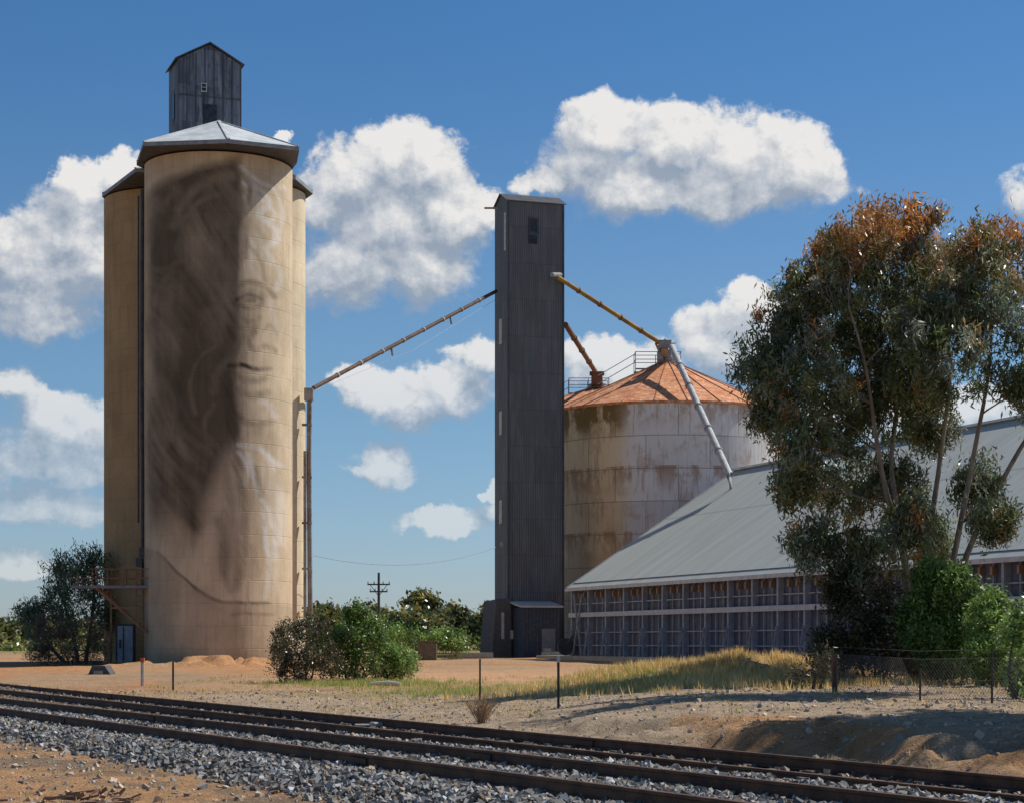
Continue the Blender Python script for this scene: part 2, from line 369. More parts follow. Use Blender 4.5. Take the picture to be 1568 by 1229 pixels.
def cyl_col(c,r,z0,z1,name,tan,mur=False,nv=60):
    if mur:
        th=np.concatenate([np.linspace(np.pi*.97,np.pi*2.03,360,endpoint=False),np.linspace(np.pi*2.03,np.pi*2.97,40,endpoint=False)]); nv=760
    else: th=np.linspace(0,2*np.pi,120,endpoint=False)
    z=np.linspace(z0,z1,nv); nu=len(th)
    T,Z=np.meshgrid(th,z); V=np.stack([(c[0]+r*np.cos(T)).ravel(),(c[1]+r*np.sin(T)).ravel(),Z.ravel()],1)
    i=np.arange(nu*nv).reshape(nv,nu); j=np.roll(i,-1,1)
    Fc=np.stack([i[:-1].ravel(),j[:-1].ravel(),j[1:].ravel(),i[1:].ravel()],1)
    t_=T.ravel(); zz=Z.ravel(); col=np.zeros((len(V),3))+np.array(tan)
    w=fbm(np.cos(t_)*3+20,zz*.35,4,30); col*= (0.85+.3*w)[:,None]
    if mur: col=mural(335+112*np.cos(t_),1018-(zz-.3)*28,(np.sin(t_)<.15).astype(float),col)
    return npmesh(name,V,Fc,siloc,col,silo,smooth=True)
FC=(-16.16,108.0); LC=(-19.9,115.3); RC=(-14.95,113.0)
cyl_col(FC,4.03,-.3,27.6,'front_drum',(.64,.51,.35),True)
cyl_col(LC,4.03,-.3,27.35,'rear_drum',(.45,.31,.16))
cyl_col(RC,3.02,-.3,27.35,'side_drum',(.72,.60,.42))
galv=simple('galvanised_roof',(.50,.53,.53),(.70,.73,.73),ns=1.2,rough=.45,bump=.1)
dark=simple('dark_steel',(.06,.062,.068),(.10,.10,.105),ns=2,rough=.6)
fasm=simple('fascia_steel',(.22,.235,.24),(.33,.345,.35),ns=2,rough=.6)
def roof(poly,z,apex,name,fas=.22):
    b=B(); n=len(poly); vs=[(x,y,z) for x,y in poly]+[apex]
    b.add(vs,[(i,(i+1)%n,n) for i in range(n)]); b.obj(name,galv,silo)
    b=B()
    for x,y in poly: b.beam((x,y,z+.02),(apex[0],apex[1],apex[2]+.03),.16,.06)
    b.obj('hip_capping',galv,silo)
    b=B(); vs=[(x,y,z-.003) for x,y in poly]+[(x,y,z-fas) for x,y in poly]
    b.add(vs,[((i+1)%n,i,i+n,(i+1)%n+n) for i in range(n)]); b.obj('fascia',fasm,silo)
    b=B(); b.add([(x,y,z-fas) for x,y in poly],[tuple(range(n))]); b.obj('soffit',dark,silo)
roof([(-19.45,103.3),(-14.85,102.7),(-11.33,104.3),(-11.75,107.0),(-13.2,112),(-19,112),(-20.6,107.5)],27.92,(-16.16,108,30.25),'roof')
roof([(-20.75,107.9),(-23.85,114),(-23.2,118.5),(-19,120.5),(-14,119),(-11.5,113.2),(-12.1,109.6)],27.65,(-17.5,114.2,29.7),'roof')
up=Vector((0,0,1))
fl=Vector((-19.0,111.5,0)); fv=Vector((3.4,1.27,0)); sv=Vector((-1.0,2.7,0)); fd=fv.normalized()
t=NT('headhouse_steel'); p=t.obj()
u=t.vm('DOT_PRODUCT',p,tuple(fd)); z=t.sep(p)[2]
u2=t.vm('DOT_PRODUCT',p,tuple(sv.normalized()))
pan=t.n('ShaderNodeTexWhiteNoise',noise_dimensions='2D')
t.put(pan.inputs['Vector'],t.comb(t.math('FLOOR',t.math('MULTIPLY',t.math('ADD',u,u2),1.35)),t.math('FLOOR',t.math('MULTIPLY',z,.48)),0))
st=t.noise(t.scl(p,(3,3,.35)),1.6,6,.6)
c=t.mix(pan.outputs[0],(.05,.058,.072,1),(.14,.162,.20,1)); c=t.mix(t.sstep(st,.45,.7,0,.75),c,(.26,.29,.335,1)); c=t.mix(t.sstep(t.noise(p,3,5),.55,.7,0,.5),c,(.07,.055,.05,1))
w=t.math('SINE',t.math('MULTIPLY',t.math('ADD',u,u2),2*math.pi/.18)); headm=t.out(c,.6,t.bump(w,.5,.03))
z0,ze,zr=27.9,34.75,35.75
def tri_house(fl,fv,sv,z0,ze,zr,name,mat,parent,gable_front=True):
    b=B(); c=[fl,fl+fv,fl+fv+sv,fl+sv]
    vs=[Vector((q.x,q.y,z0)) for q in c]+[Vector((q.x,q.y,ze)) for q in c]
    if gable_front: r=[fl+fv*.5,fl+fv*.5+sv]
    else: r=[fl+sv*.5,fl+sv*.5+fv]
    vs+=[Vector((q.x,q.y,zr)) for q in r]
    if gable_front: fs=[(0,1,5,8,4),(1,2,6,5),(2,3,7,9,6),(3,0,4,7),(4,8,9,7),(8,5,6,9)]
    else: fs=[(0,1,5,4),(1,2,6,9,5),(2,3,7,6),(3,0,4,8,7),(4,5,9,8),(8,9,6,7)]
    b.add(vs,fs); return b.obj(name,mat,parent)
tri_house(fl,fv,sv,z0,ze,zr,'headhouse',headm,silo)
b=B(); fn=Vector((fd.y,-fd.x,0))
for s0 in(0,1):
    a=fl+fv*(s0+(-.05 if s0==0 else .05)); r=fl+fv*.5
    A=Vector((a.x,a.y,ze-.04))+fn*.15; R=Vector((r.x,r.y,zr+.06))+fn*.15
    b.box(A,R-A,sv*1.1,up*.06)
b.obj('headhouse_roof',dark,silo)
glass=simple('grimy_glass',(.02,.025,.03),(.05,.055,.06),rough=.2)
white=simple('weathered_white',(.45,.46,.46),(.6,.6,.6),ns=3)
b=B(); bg=B()
def panel(fr,wdt,z,h,th=.05,bb=None):
    o=fl+fd*fr+fn*th; bb.box(Vector((o.x,o.y,z)),fd*wdt,-fn*th,up*h)
panel(1.30,.34,33.0,.5,.06,b); panel(1.45,.75,30.6,1.7,.06,bg); panel(1.35,.24,33.05,.18,.075,bg); panel(1.35,.24,33.27,.17,.075,bg)
b.obj('window_frame',white,silo); 
sd=sv.normalized(); o=fl+sd*1.0; on=Vector((-fd.x,-fd.y,0))
bg.box(Vector((o.x,o.y,31.6))+on*.05,sd*.5,-on*.05,up*1.4); bg.obj('headhouse_openings',glass,silo)
b=B()
for k in range(0,8):
    o=fl+fv*(k/7)-fd*.03+fn*.03; hh=ze+(zr-ze)*(1-abs(k/7-.5)*2)-.1; b.box(Vector((o.x,o.y,z0)),fd*.05,-fn*.03,up*(hh-z0))
for z in(30.6,32.7): o=fl+fn*.04; b.box(Vector((o.x,o.y,z)),fv,-fn*.02,up*.06)
b.obj('cover_strips',dark,silo)
brown=simple('rusty_steel',(.13,.065,.04),(.22,.12,.07),ns=4,rough=.8)
grey=simple('grey_steel',(.22,.23,.24),(.34,.35,.35),ns=4,rough=.5)
b=B(); b.tube([W(218,290,109),W(217,560,109),W(219,840,109)],.11,8); b.tube([W(212,300,109.8),W(212,800,109.8)],.05,6)
b.cbox(W(221,845,107.5),.5,.5,.5); b.cbox(W(214,860,107.5),.35,.5,.5); b.tube([W(219,860,107.5),W(222,1015,107.5)],.06,6)
b.obj('downpipe',dark,silo)
Yp=106.0; b=B(); K=Yp/F
pz=CZ+(HY-900)*K
x0=(110-CX)*K; x1=(233-CX)*K
b.box((x0,Yp,pz),(x1-x0,0,0),(0,1.2,0),(0,0,.16))
b.obj('platform_deck',simple('deck',(.2,.2,.2),(.3,.29,.27)),silo)
b=B()
for yy in(Yp,Yp+1.2):
    for zz in(.55,1.05): b.tube([(x0+(1.0 if zz>.6 else 0),yy,pz+zz),(x1,yy,pz+zz)],.03,6)
    for q in np.linspace(x0+.3,x1,6): b.tube([(q,yy,pz+.1),(q,yy,pz+(1.05 if q>x0+.9 else .55))],.03,6)
b.beam((x0+1.3,Yp+.1,pz),W(225,968,Yp),.13); b.beam((x0+1.3,Yp+1.1,pz),W(225,968,Yp+1),.13)
b.beam((x1-.1,Yp+.2,pz),(x1-.1,Yp+.2,.3),.12); b.beam((x0+1.9,Yp+1.1,pz),(x0+1.9,Yp+1.1,.3),.1)
b.beam(W(170,930,Yp),W(215,930,Yp),.08)
for q in(0,.42): b.tube([(x1-.5-q,Yp+.3,.3),(x1-.5-q,Yp+.3,pz+1)],.025,6)
for q in np.arange(.5,pz+.9,.3): b.tube([(x1-.92,Yp+.3,q),(x1-.5,Yp+.3,q)],.018,5)
b.obj('platform_frame',simple('platform_rust',(.24,.11,.06),(.34,.18,.10)),silo)
b=B(); o=W(180,1012,110.2); b.box(o,(.85,0,0),(0,.06,0),(0,0,2.0)); b.obj('door',simple('door_blue',(.36,.42,.50),(.5,.55,.62)),silo)
b=B(); o=W(177,1012,110.2)+Vector((0,.02,0)); b.box(o,(1.07,0,0),(0,.3,0),(0,0,2.1)); b.box(W(188,1012,110.15),(.05,0,0),(0,.05,0),(0,0,1.95)); b.cbox(W(184,985,110.1),.1,.1,.5); b.obj('door_frame',dark,silo)
hat=empty('hatch_cover'); b=B(); o=W(130,1043,84); b.add([o,o+Vector((1.3,0,0)),o+Vector((1.3,1.2,0)),o+Vector((0,1.2,0)),o+Vector((.3,0,.68)),o+Vector((.85,0,.68)),o+Vector((.85,1.2,.68)),o+Vector((.3,1.2,.68))],[(0,1,5,4),(1,2,6,5),(2,3,7,6),(3,0,4,7),(4,5,6,7)])
b.obj('cover_shell',dark,hat); b=B(); b.cbox(o+Vector((.58,-.03,.3)),.4,.05,.36); b.obj('cover_flap',grey,hat)
# ---------------- dark elevator tower ----------------
tow=empty('elevator_tower')
fl=Vector(((777-CX)*134/F,134,0)); fv=Vector((3.92,1.36,0)); fd=fv.normalized(); fn=Vector((fd.y,-fd.x,0)); sd=Vector((-fn.x,-fn.y,0)); sv=sd*2.7
t=NT('tower_cladding'); p=t.obj(); u=t.vm('DOT_PRODUCT',p,tuple(fd)); u2=t.vm('DOT_PRODUCT',p,tuple(sd)); z=t.sep(p)[2]
uu=t.math('ADD',u,u2); w=t.math('SINE',t.math('MULTIPLY',uu,2*math.pi/.165))
sh=t.n('ShaderNodeTexWhiteNoise',noise_dimensions='2D'); t.put(sh.inputs['Vector'],t.comb(t.math('FLOOR',t.math('MULTIPLY',uu,1.3)),t.math('FLOOR',t.math('MULTIPLY',z,.4)),0))
lap=t.sstep(t.math('FRACT',t.math('MULTIPLY',z,.4)),.0,.03,1,0)
c=t.mix(sh.outputs[0],(.118,.124,.128,1),(.145,.152,.158,1)); c=t.mix(t.sstep(w,-1,0,.5,0),c,(.055,.057,.06,1))
c=t.mix(t.sstep(t.noise(t.scl(p,(2,2,.25)),1.5,5),.45,.7,0,.5),c,(.19,.20,.205,1)); c=t.mix(t.math('MULTIPLY',lap,.5),c,(.04,.042,.045,1))
clad=t.out(c,.55,t.bump(w,.7,.03))
ztop=31.75; tri_house(fl,fv,sv,.2,ztop,ztop+.62,'tower_body',clad,tow,False)
b=B()
for o_ in(fl+fn*.12,fl+sv-fn*.12):
    A=Vector((o_.x,o_.y,ztop-.03))-fd*.12; r=fl+sd*1.35; R=Vector((r.x,r.y,ztop+.7))-fd*.12
    b.box(A,R-A,fv+fd*.24,up*.05)
b.obj('tower_roof',dark,tow)
b=B()
for q in(fl+fn*.03,fl+fv+fn*.03-fd*.12): b.box(Vector((q.x,q.y,.3)),fd*.12,-fn*.03,up*(ztop-.4))
b.obj('corner_flashing',dark,tow)
b=B(); bg=B(); bw=B()
def fp(bb,a,wd,z,h,th): o=fl+fd*a+fn*th; bb.box(Vector((o.x,o.y,z)),fd*wd,-fn*(th-.002),up*h)
def sp(bb,a,wd,z,h,th): o=fl+sd*a-fd*th; bb.box(Vector((o.x,o.y,z)),sd*wd,fd*(th-.002),up*h)
fp(b,1.55,.72,29.6,1.1,.05); fp(bg,1.65,.5,29.72,.86,.07); fp(bg,1.55,.6,28.9,.6,.04)
for y0,y1 in((490,528),(630,666),(766,802),(935,978)): sp(bw,1.1,.55,CZ+(HY-y1)*.0452,(y1-y0)*.0452,.05)
sp(bw,.3,.35,CZ+(HY-385)*.0449,2.6,.03)
b.obj('window_surround',dark,tow); bg.obj('window_glass',glass,tow); bw.obj('side_window',white,tow)
b=B(); b.tube([W(742,319,135.5),W(764,319,135)],.07,6); b.tube([W(845,421,133.5),W(858,421,135)],.16,8); b.cbox(W(768,833,133.5),.25,.3,.35); b.obj('spout_stub',grey,tow)
b=B()
o=fl-fd*1.25+fn*.3; b.add([Vector((q.x,q.y,z)) for q,z in((o,.2),(o+fd*1.4,.2),(o+fd*1.4+sv,.2),(o+sv,.2),(o+fd*.35,4.4),(o+fd*1.4,4.6),(o+fd*1.4+sv,4.6),(o+fd*.35+sv,4.4))],[(0,1,5,4),(1,2,6,5),(2,3,7,6),(3,0,4,7),(4,5,6,7)])
b.obj('base_skirt',simple('skirt',(.10,.095,.09),(.14,.135,.125)),tow)
b=B(); o=fl+fd*.35+fn*2.2; b.box(Vector((o.x,o.y,.2)),fd*2.6,-fn*2.1,up*3.7); b.obj('annex',simple('annex_blue',(.055,.068,.10),(.08,.10,.135),corr=tuple(fd),pitch=.25),tow)
b=B(); o=fl+fd*.1+fn*2.4; b.box(Vector((o.x,o.y,3.92)),fd*3.1,-fn*2.4+up*.35,up*.12); b.obj('annex_roof',white,tow)
b=B(); o=fl+fd*1.7+fn*2.26; b.box(Vector((o.x,o.y,.4)),fd*.95,-fn*.05,up*2.1); b.obj('annex_door',simple('door_grey',(.16,.19,.25),(.22,.25,.31)),tow)
b=B()
for a in(-.55,.1): o=fl+fd*a+fn*(.36); b.box(Vector((o.x,o.y,1.8)),fd*.2,-fn*.05,up*(1.8 if a<0 else .6))
b.obj('louvre',white,tow)
b=B(); b.cbox(W(850,1003,128),1.7,.9,.5,.1); b.cbox(W(838,995,128),.5,.4,.25); b.obj('conveyor_box',grey,empty('loading_hopper'))
# ---------------- bins ----------------
t=NT('bin_wall'); p=t.obj(); x,y,z=t.sep(p)
a=t.math('ARCTAN2',y,x); ar=t.math('MULTIPLY',a,8.64)
br=t.n('ShaderNodeTexBrick'); t.put(br.inputs['Vector'],t.comb(ar,z,0))
br.inputs['Scale'].default_value=1; br.inputs['Brick Width'].default_value=4.5; br.inputs['Row Height'].default_value=2.27; br.inputs['Mortar Size'].default_value=.03
br.inputs['Color1'].default_value=(0,0,0,1);br.inputs['Color2'].default_value=(1,1,1,1);br.inputs['Mortar'].default_value=(.5,.5,.5,1)
mort=br.outputs['Fac']; tone=t.sep(br.outputs['Color'])[0]
c=t.mix(tone,(.56,.56,.55,1),(.72,.71,.69,1))
n=t.noise(t.scl(p,(1,1,.5)),.9,6,.65); n2=t.noise(p,.45,5,.65); n3=t.noise(t.scl(p,(2.5,2.5,.3)),1.6,5,.6)
left=t.sstep(t.math('ADD',a,t.math('MULTIPLY',t.math('SUBTRACT',n,.5),.25)),-2.1,-1.9,1,0)
c=t.mix(t.math('MULTIPLY',left,.8),c,t.mix(tone,(.62,.46,.24,1),(.72,.56,.31,1)))
zz=t.math('FRACT',t.math('DIVIDE',t.math('SUBTRACT',z,.2),4.54))
ringst=t.math('MULTIPLY',t.sstep(zz,.45,1.0),t.sstep(n,.42,.56))
c=t.mix(t.math('MULTIPLY',ringst,.75),c,(.32,.17,.095,1))
c=t.mix(t.sstep(n2,.52,.68,0,.55),c,(.40,.25,.15,1))
c=t.mix(t.sstep(n3,.52,.68,0,.5),c,(.29,.21,.15,1))
top=t.math('MULTIPLY',t.math('MULTIPLY',t.sstep(z,15.4,17.0),left),t.sstep(n,.38,.52)); c=t.mix(t.math('MULTIPLY',top,.9),c,(.17,.11,.03,1))
low=t.sstep(z,8.5,6.5,0,.45); c=t.mix(low,c,(.54,.38,.24,1))
c=t.mix(t.math('MULTIPLY',mort,.6),c,(.20,.14,.10,1))
bm=t.out(c,.85,t.bump(t.math('SUBTRACT',n3,mort),.5,.05))
t=NT('rusted_roof'); p=t.obj(); n=t.noise(p,.9,7,.7); n2=t.noise(p,3,6,.7)
c=t.mix(t.sstep(n,.35,.6),(.46,.15,.06,1),(.62,.27,.12,1)); c=t.mix(t.sstep(n2,.54,.60,0,.85),c,(.66,.50,.39,1)); c=t.mix(t.sstep(n2,.44,.34,0,.6),c,(.26,.09,.04,1))
rr=t.out(c,.85,t.bump(n2,.3,.04))
rseam=simple('roof_seam',(.34,.15,.07),(.46,.24,.13),ns=3)
def grain_bin(px,Y,r,yr,ya,nseg=24,rot=0.0):
    K=Y/F; e=empty('grain_bin'); e.location=((px-CX)*K,Y,0)
    zr=CZ+(HY-yr)*K; za=CZ+(HY-ya)*K
    b=B(); n=nseg*4; b.cyl((0,0),r,0,zr,n,False); b.obj('wall',bm,e,smooth=True)
    b=B(); R=r+.22; ro=[(R*math.cos(rot+2*math.pi*k/nseg),R*math.sin(rot+2*math.pi*k/nseg)) for k in range(nseg)]
    vs=[(x,y,zr-.05) for x,y in ro]+[(x*.07,y*.07,za) for x,y in ro]+[(0,0,za+.05)]
    b.add(vs,[(i,(i+1)%nseg,(i+1)%nseg+nseg,i+nseg) for i in range(nseg)]+[(i+nseg,(i+1)%nseg+nseg,2*nseg) for i in range(nseg)])
    b.add([(x,y,zr-.22) for x,y in ro]+[(x,y,zr-.053) for x,y in ro],[(i,(i+1)%nseg,(i+1)%nseg+nseg,i+nseg) for i in range(nseg)]+[tuple(range(nseg))[::-1]])
    b.obj('roof',rr,e)
    b=B()
    for x,y in ro: b.beam((x,y,zr-.02),(x*.07,y*.07,za+.03),.06,.05)
    b.obj('roof_seams',rseam,e)
    b=B(); b.cyl((0,0),.75,za-.3,za+.3,16); b.cyl((0,0),.45,za+.3,za+.75,12); b.obj('cap',grey,e)
    b=B()
    z=za-.55; q=[(-2.4,-.9),(-2.4,.9),(.9,.9),(.9,-.9)]
    for hz in(.7,1.25): b.tube([(x,y,z+hz) for x,y in q+[q[0]]],.03,5)
    for x,y in q+[(-.8,-.9),(-.8,.9)]: b.tube([(x,y,z-.2),(x,y,z+1.25)],.03,5)
    b.beam((-2.4,-.9,z),(.9,-.9,z),.1); b.beam((-2.4,.9,z),(.9,.9,z),.1)
    b.tube([(-2.4,-.9,z+1.1),(-5.2,-2.4,z-.7)],.03,5); b.tube([(-2.4,-.9,z+.5),(-5.2,-2.4,z-1.3)],.03,5)
    b.obj('walkway_rails',grey,e); return e
grain_bin(1022,144,8.64,634,556,24,.08)
grain_bin(915,163,8.1,640,594,24,0)
# ---------------- chutes ----------------
ylw=simple('chute_rust_yellow',(.36,.23,.05),(.17,.085,.045),scale=(1,1,1),ns=1.2,rough=.7)
silv=simple('chute_silver',(.40,.40,.39),(.56,.56,.54),ns=3,rough=.45)
def chute(name,pts,r,mat,rings=0,mat2=None):
    e=empty(name); b=B(); b.tube(pts,r,10); b.obj('pipe',mat,e,smooth=True)
    if rings:
        b=B(); a=Vector(pts[0]);b_=Vector(pts[1]); d=(b_-a).normalized()
        for k in range(1,rings+1):
            c=a.lerp(b_,k/(rings+1)); b.tube([c-d*.07,c+d*.07],r*1.3,10)
        b.obj('couplings',mat2 or mat,e)
    return e
chute('grain_chute',[W(853,424,134.5),W(1012,526,141)],.16,ylw,4,brown)
E_=W(1117,726,124.3)
e=chute('grain_chute',[W(1028,531,140.6),E_,E_+Vector((.12,0,-1.2))],.22,silv,5,grey)
b=B()
for a,c in(((1004,526),(1018,556)),((1030,526),(1016,556)),((1004,526),(1034,526)),((1018,520),(1018,556))): b.beam(W(*a,141.2),W(*c,143.8),.12)
b.cbox(W(1018,527,141),.9,.8,.5); b.cbox(W(1011,540,142.2),.35,.35,1.0); b.beam(W(1018,530,141),W(1018,548,144),.5); b.obj('diverter',grey,e)
e=chute('grain_chute',[W(866,497,137),W(912,570,162)],.19,brown,3)
b=B(); b.cbox(W(914,580,162),.9,.9,1.1); b.cbox(W(914,572,162),1.2,.5,.3); b.obj('diverter',brown,e)
dbr=simple('chute_dark_brown',(.085,.05,.035),(.15,.085,.055),ns=2,rough=.8)
e=chute('grain_chute',[W(760,446,135),W(480,594,112)],.12,dbr,8,fasm)
b=B(); A=W(760,446,135); Bq=W(480,594,112)
for f_ in(.29,.62): 
    c=A.lerp(Bq,f_); b.tube([c,c+Vector((.1,0,-.55))],.08,6)
b.tube([A+Vector((0,0,-.55)),A.lerp(Bq,.5)+Vector((0,0,-.95)),Bq+Vector((0,0,-.2))],.010,4)
b.obj('brackets',grey,e)
b=B(); b.tube([W(474,598,111.8),W(473,700,111.8),W(475,940,111.8)],.14,8); b.tube([W(467,690,111.6),W(467,945,111.6)],.09,8)
b.cbox(W(473,604,111.8),.5,.5,.7); 
for y in(650,730,800,870,930): b.cbox(W(470,y,111.8),.55,.3,.12)
b.obj('down_leg',simple('leg_steel',(.16,.12,.10),(.30,.30,.30),ns=1),e)
# ---------------- shed ----------------
shed=empty('grain_shed'); a=Vector((.34,-.94,0)); pp=Vector((.94,.34,0)); E=Vector((3.92,125,0)); LEN=84
def S(t_,s_,z): return E+a*t_+pp*s_+Vector((0,0,z))
ZE,ZR,HS=5.2,12.85,11.66
t=NT('shed_roof'); p=t.obj()
u=t.vm('DOT_PRODUCT',p,tuple(a)); us=t.vm('DOT_PRODUCT',p,tuple(pp))
w=t.math('SINE',t.math('MULTIPLY',u,2*math.pi/.19))
n=t.noise(t.comb(u,t.math('MULTIPLY',us,.15),0),1.0,5,.6)
c=t.mix(t.sstep(n,.3,.7),(.38,.405,.375,1),(.46,.48,.445,1))
sh=t.n('ShaderNodeTexWhiteNoise',noise_dimensions='2D'); t.put(sh.inputs['Vector'],t.comb(t.math('FLOOR',t.math('MULTIPLY',u,1.3)),t.math('FLOOR',t.math('MULTIPLY',us,.16)),0))
c=t.mix(t.math('MULTIPLY',sh.outputs[0],.15),c,(.32,.34,.33,1))
l2=t.sstep(t.math('ABSOLUTE',t.math('SUBTRACT',us,6.5+E.dot(pp))),.03,.07,.6,0); c=t.mix(l2,c,(.2,.21,.21,1))
roofm=t.out(c,.6,t.bump(w,.2,.03),spec=.15)
b=B(); ov=.4; dz=(ZR-ZE)/HS*ov
b.box(S(-.15,-ov,ZE-dz),a*(LEN+.3),pp*(HS+ov)+up*(ZR-ZE+dz),up*.1)
b.box(S(-.15,2*HS+ov,ZE-dz),a*(LEN+.3),-pp*(HS+ov)+up*(ZR-ZE+dz),up*.1)
b.obj('roof',roofm,shed)
b=B(); b.box(S(-.2,HS-.35,ZR+.02),a*(LEN+.4),pp*.7,up*.13); b.box(S(-.21,-ov,ZE-dz-.05),pp*(HS+ov)+up*(ZR-ZE+dz),a*.1,up*.2); b.obj('ridge_cap',galv,shed)
b=B(); b.box(S(-.15,-ov-.16,ZE-dz-.12),a*(LEN+.3),pp*.15,up*.18); b.obj('gutter',white,shed)
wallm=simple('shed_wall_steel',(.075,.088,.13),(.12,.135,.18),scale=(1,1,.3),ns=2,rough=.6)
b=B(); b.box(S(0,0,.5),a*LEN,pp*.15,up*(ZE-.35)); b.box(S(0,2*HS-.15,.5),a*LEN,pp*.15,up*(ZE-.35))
for tt in(0,LEN-.15): 
    vs=[S(tt,.16,.5),S(tt,2*HS-.16,.5),S(tt,2*HS-.16,ZE),S(tt,HS,ZR-.05),S(tt,.16,ZE)]; vs2=[v+a*.15 for v in vs]
    b.add(vs+vs2,[(4,3,2,1,0),(5,6,7,8,9)])
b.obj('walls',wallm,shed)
b=B(); b2=B(); b3=B(); postm=simple('shed_post',(.26,.28,.32),(.38,.40,.44),ns=3)
tt=.4
while tt<LEN:
    b.box(S(tt,-.34,.7),a*.18,pp*.335,up*(ZE-1.0))
    b.beam(S(tt+.07,-.62,.8),S(tt+.07,-.38,2.4),.1)
    b3.box(S(tt+.95,-.12,.7),a*.07,pp*.118,up*(ZE-.9)); b3.box(S(tt+1.85,-.12,.7),a*.07,pp*.118,up*(ZE-.9))
    for zz in(1.35,2.15,3.95): b3.box(S(tt+.2,-.16,zz),a*2.4,pp*.155,up*.07)
    b2.box(S(tt+.95,-.25,4.35),a*.16,pp*.24,up*.35); b2.box(S(tt+1.85,-.25,4.35),a*.16,pp*.24,up*.35)
    tt+=2.8
b.beam(S(1.2,-.5,.8),S(2.6,-.45,4.6),.1); b.beam(S(2.6,-.5,.8),S(1.2,-.45,4.6),.1)
b.obj('posts',postm,shed); b3.obj('ribs',postm,shed); b2.obj('timber_blocks',simple('block_timber',(.28,.17,.10),(.38,.24,.15)),shed)
b=B(); b.box(S(.2,-.42,3.15),a*(LEN-.3),pp*.07,up*.28); b.obj('mid_rail',simple('rail_pale',(.42,.44,.47),(.54,.56,.58)),shed)
b=B(); b.box(S(-3,-1.4,.0),a*(LEN+6),pp*1.6,up*.74); b.obj('plinth',simple('plinth_concrete',(.36,.31,.25),(.46,.41,.34),ns=2),shed)
b=B(); c0=S(.9,-.9,1.3); b.tube([c0-a*.05,c0+a*.1],.55,16); b.tube([c0,c0+Vector((.9,0,1.3))],.08,6); b.obj('hose_reel',dark,shed)
# ---------------- foliage ----------------
t=NT('foliage'); at=t.n('ShaderNodeVertexColor',layer_name='Col').outputs[0]
leafm=t.out(at,.35,None,spec=.6,transl=.38)
t=NT('grass_blade'); at=t.n('ShaderNodeVertexColor',layer_name='Col').outputs[0]
grassm=t.out(at,.8,None,spec=.1,transl=.35)
def leaves(name,blobs,ncl,nlf,size,cols,clr=.35,droop=.6,parent=None,asp=.24,topcol=None,topz=None,shell=.5,seed=1,zmin=None):
    r=np.random.default_rng(seed); P=[];C=[]
    cols=np.array(cols)
    for (cx,cy,cz,rx,ry,rz) in blobs:
        n=ncl; d=r.normal(size=(n,3)); d/=np.linalg.norm(d,axis=1)[:,None]
        rad=shell+(1.12-shell)*r.random(n)**.8
        c=np.array((cx,cy,cz))+d*rad[:,None]*np.array((rx,ry,rz))
        k=nlf; cs=clr*r.uniform(.6,1.3,n)
        q=np.repeat(c,k,0)+r.normal(size=(n*k,3))*np.repeat(cs,k)[:,None]*np.array((.5,.5,.6))
        ci=r.integers(0,len(cols),n); cc=cols[ci]*r.uniform(.6,1.4,n)[:,None]
        if topcol is not None:
            tp=(ss(c[:,2]+r.normal(0,.45,n),topz[0],topz[1])*r.random(n)**.4)*(r.random(n)<.8)
            side=(r.random(n)<.04)*.6; tp=np.maximum(tp,side)
            cc=cc*(1-tp[:,None])+np.array(topcol)*tp[:,None]*r.uniform(.6,1.3,n)[:,None]
        cc=np.repeat(cc,k,0)*r.uniform(.7,1.35,(n*k,1)); P.append(q);C.append(cc)
    P=np.concatenate(P);C=np.concatenate(C)
    if zmin is not None:
        kk=P[:,2]>zmin; P=P[kk];C=C[kk]
    n=len(P); ax=r.normal(size=(n,3)); ax[:,2]-=droop*2; ax/=np.linalg.norm(ax,axis=1)[:,None]
    sdv=np.cross(ax,r.normal(size=(n,3))); sdv/=np.linalg.norm(sdv,axis=1)[:,None]
    L=size*r.uniform(.6,1.35,n)[:,None]; Wd=L*asp
    v=np.stack([P-ax*L*.5,P+sdv*Wd*.5-ax*L*.05,P+ax*L*.5,P-sdv*Wd*.5-ax*L*.05],1).reshape(-1,3)
    Fc=np.arange(4*n).reshape(n,4)
    return npmesh(name,v,Fc,leafm,np.repeat(C,4,0),parent)
bark=simple('bark_pale',(.20,.16,.125),(.36,.31,.26),scale=(1,1,.3),ns=5,rough=.85)
barkd=simple('bark_dark',(.09,.07,.055),(.16,.125,.10),scale=(1,1,.3),ns=5,rough=.9)
def bez(p0,p1,n=7,jit=.1,r=random):
    p0,p1=Vector(p0),Vector(p1); L=(p1-p0).length; out=[]
    off=Vector((r.uniform(-1,1),r.uniform(-1,1),r.uniform(.1,.9)))*L*.12
    for i in range(n+1):
        f=i/n; out.append(p0.lerp(p1,f)+off*4*f*(1-f)*.8+Vector((r.uniform(-1,1),r.uniform(-1,1),0))*jit*L*.06*(1 if 0<i<n else 0))
    return out
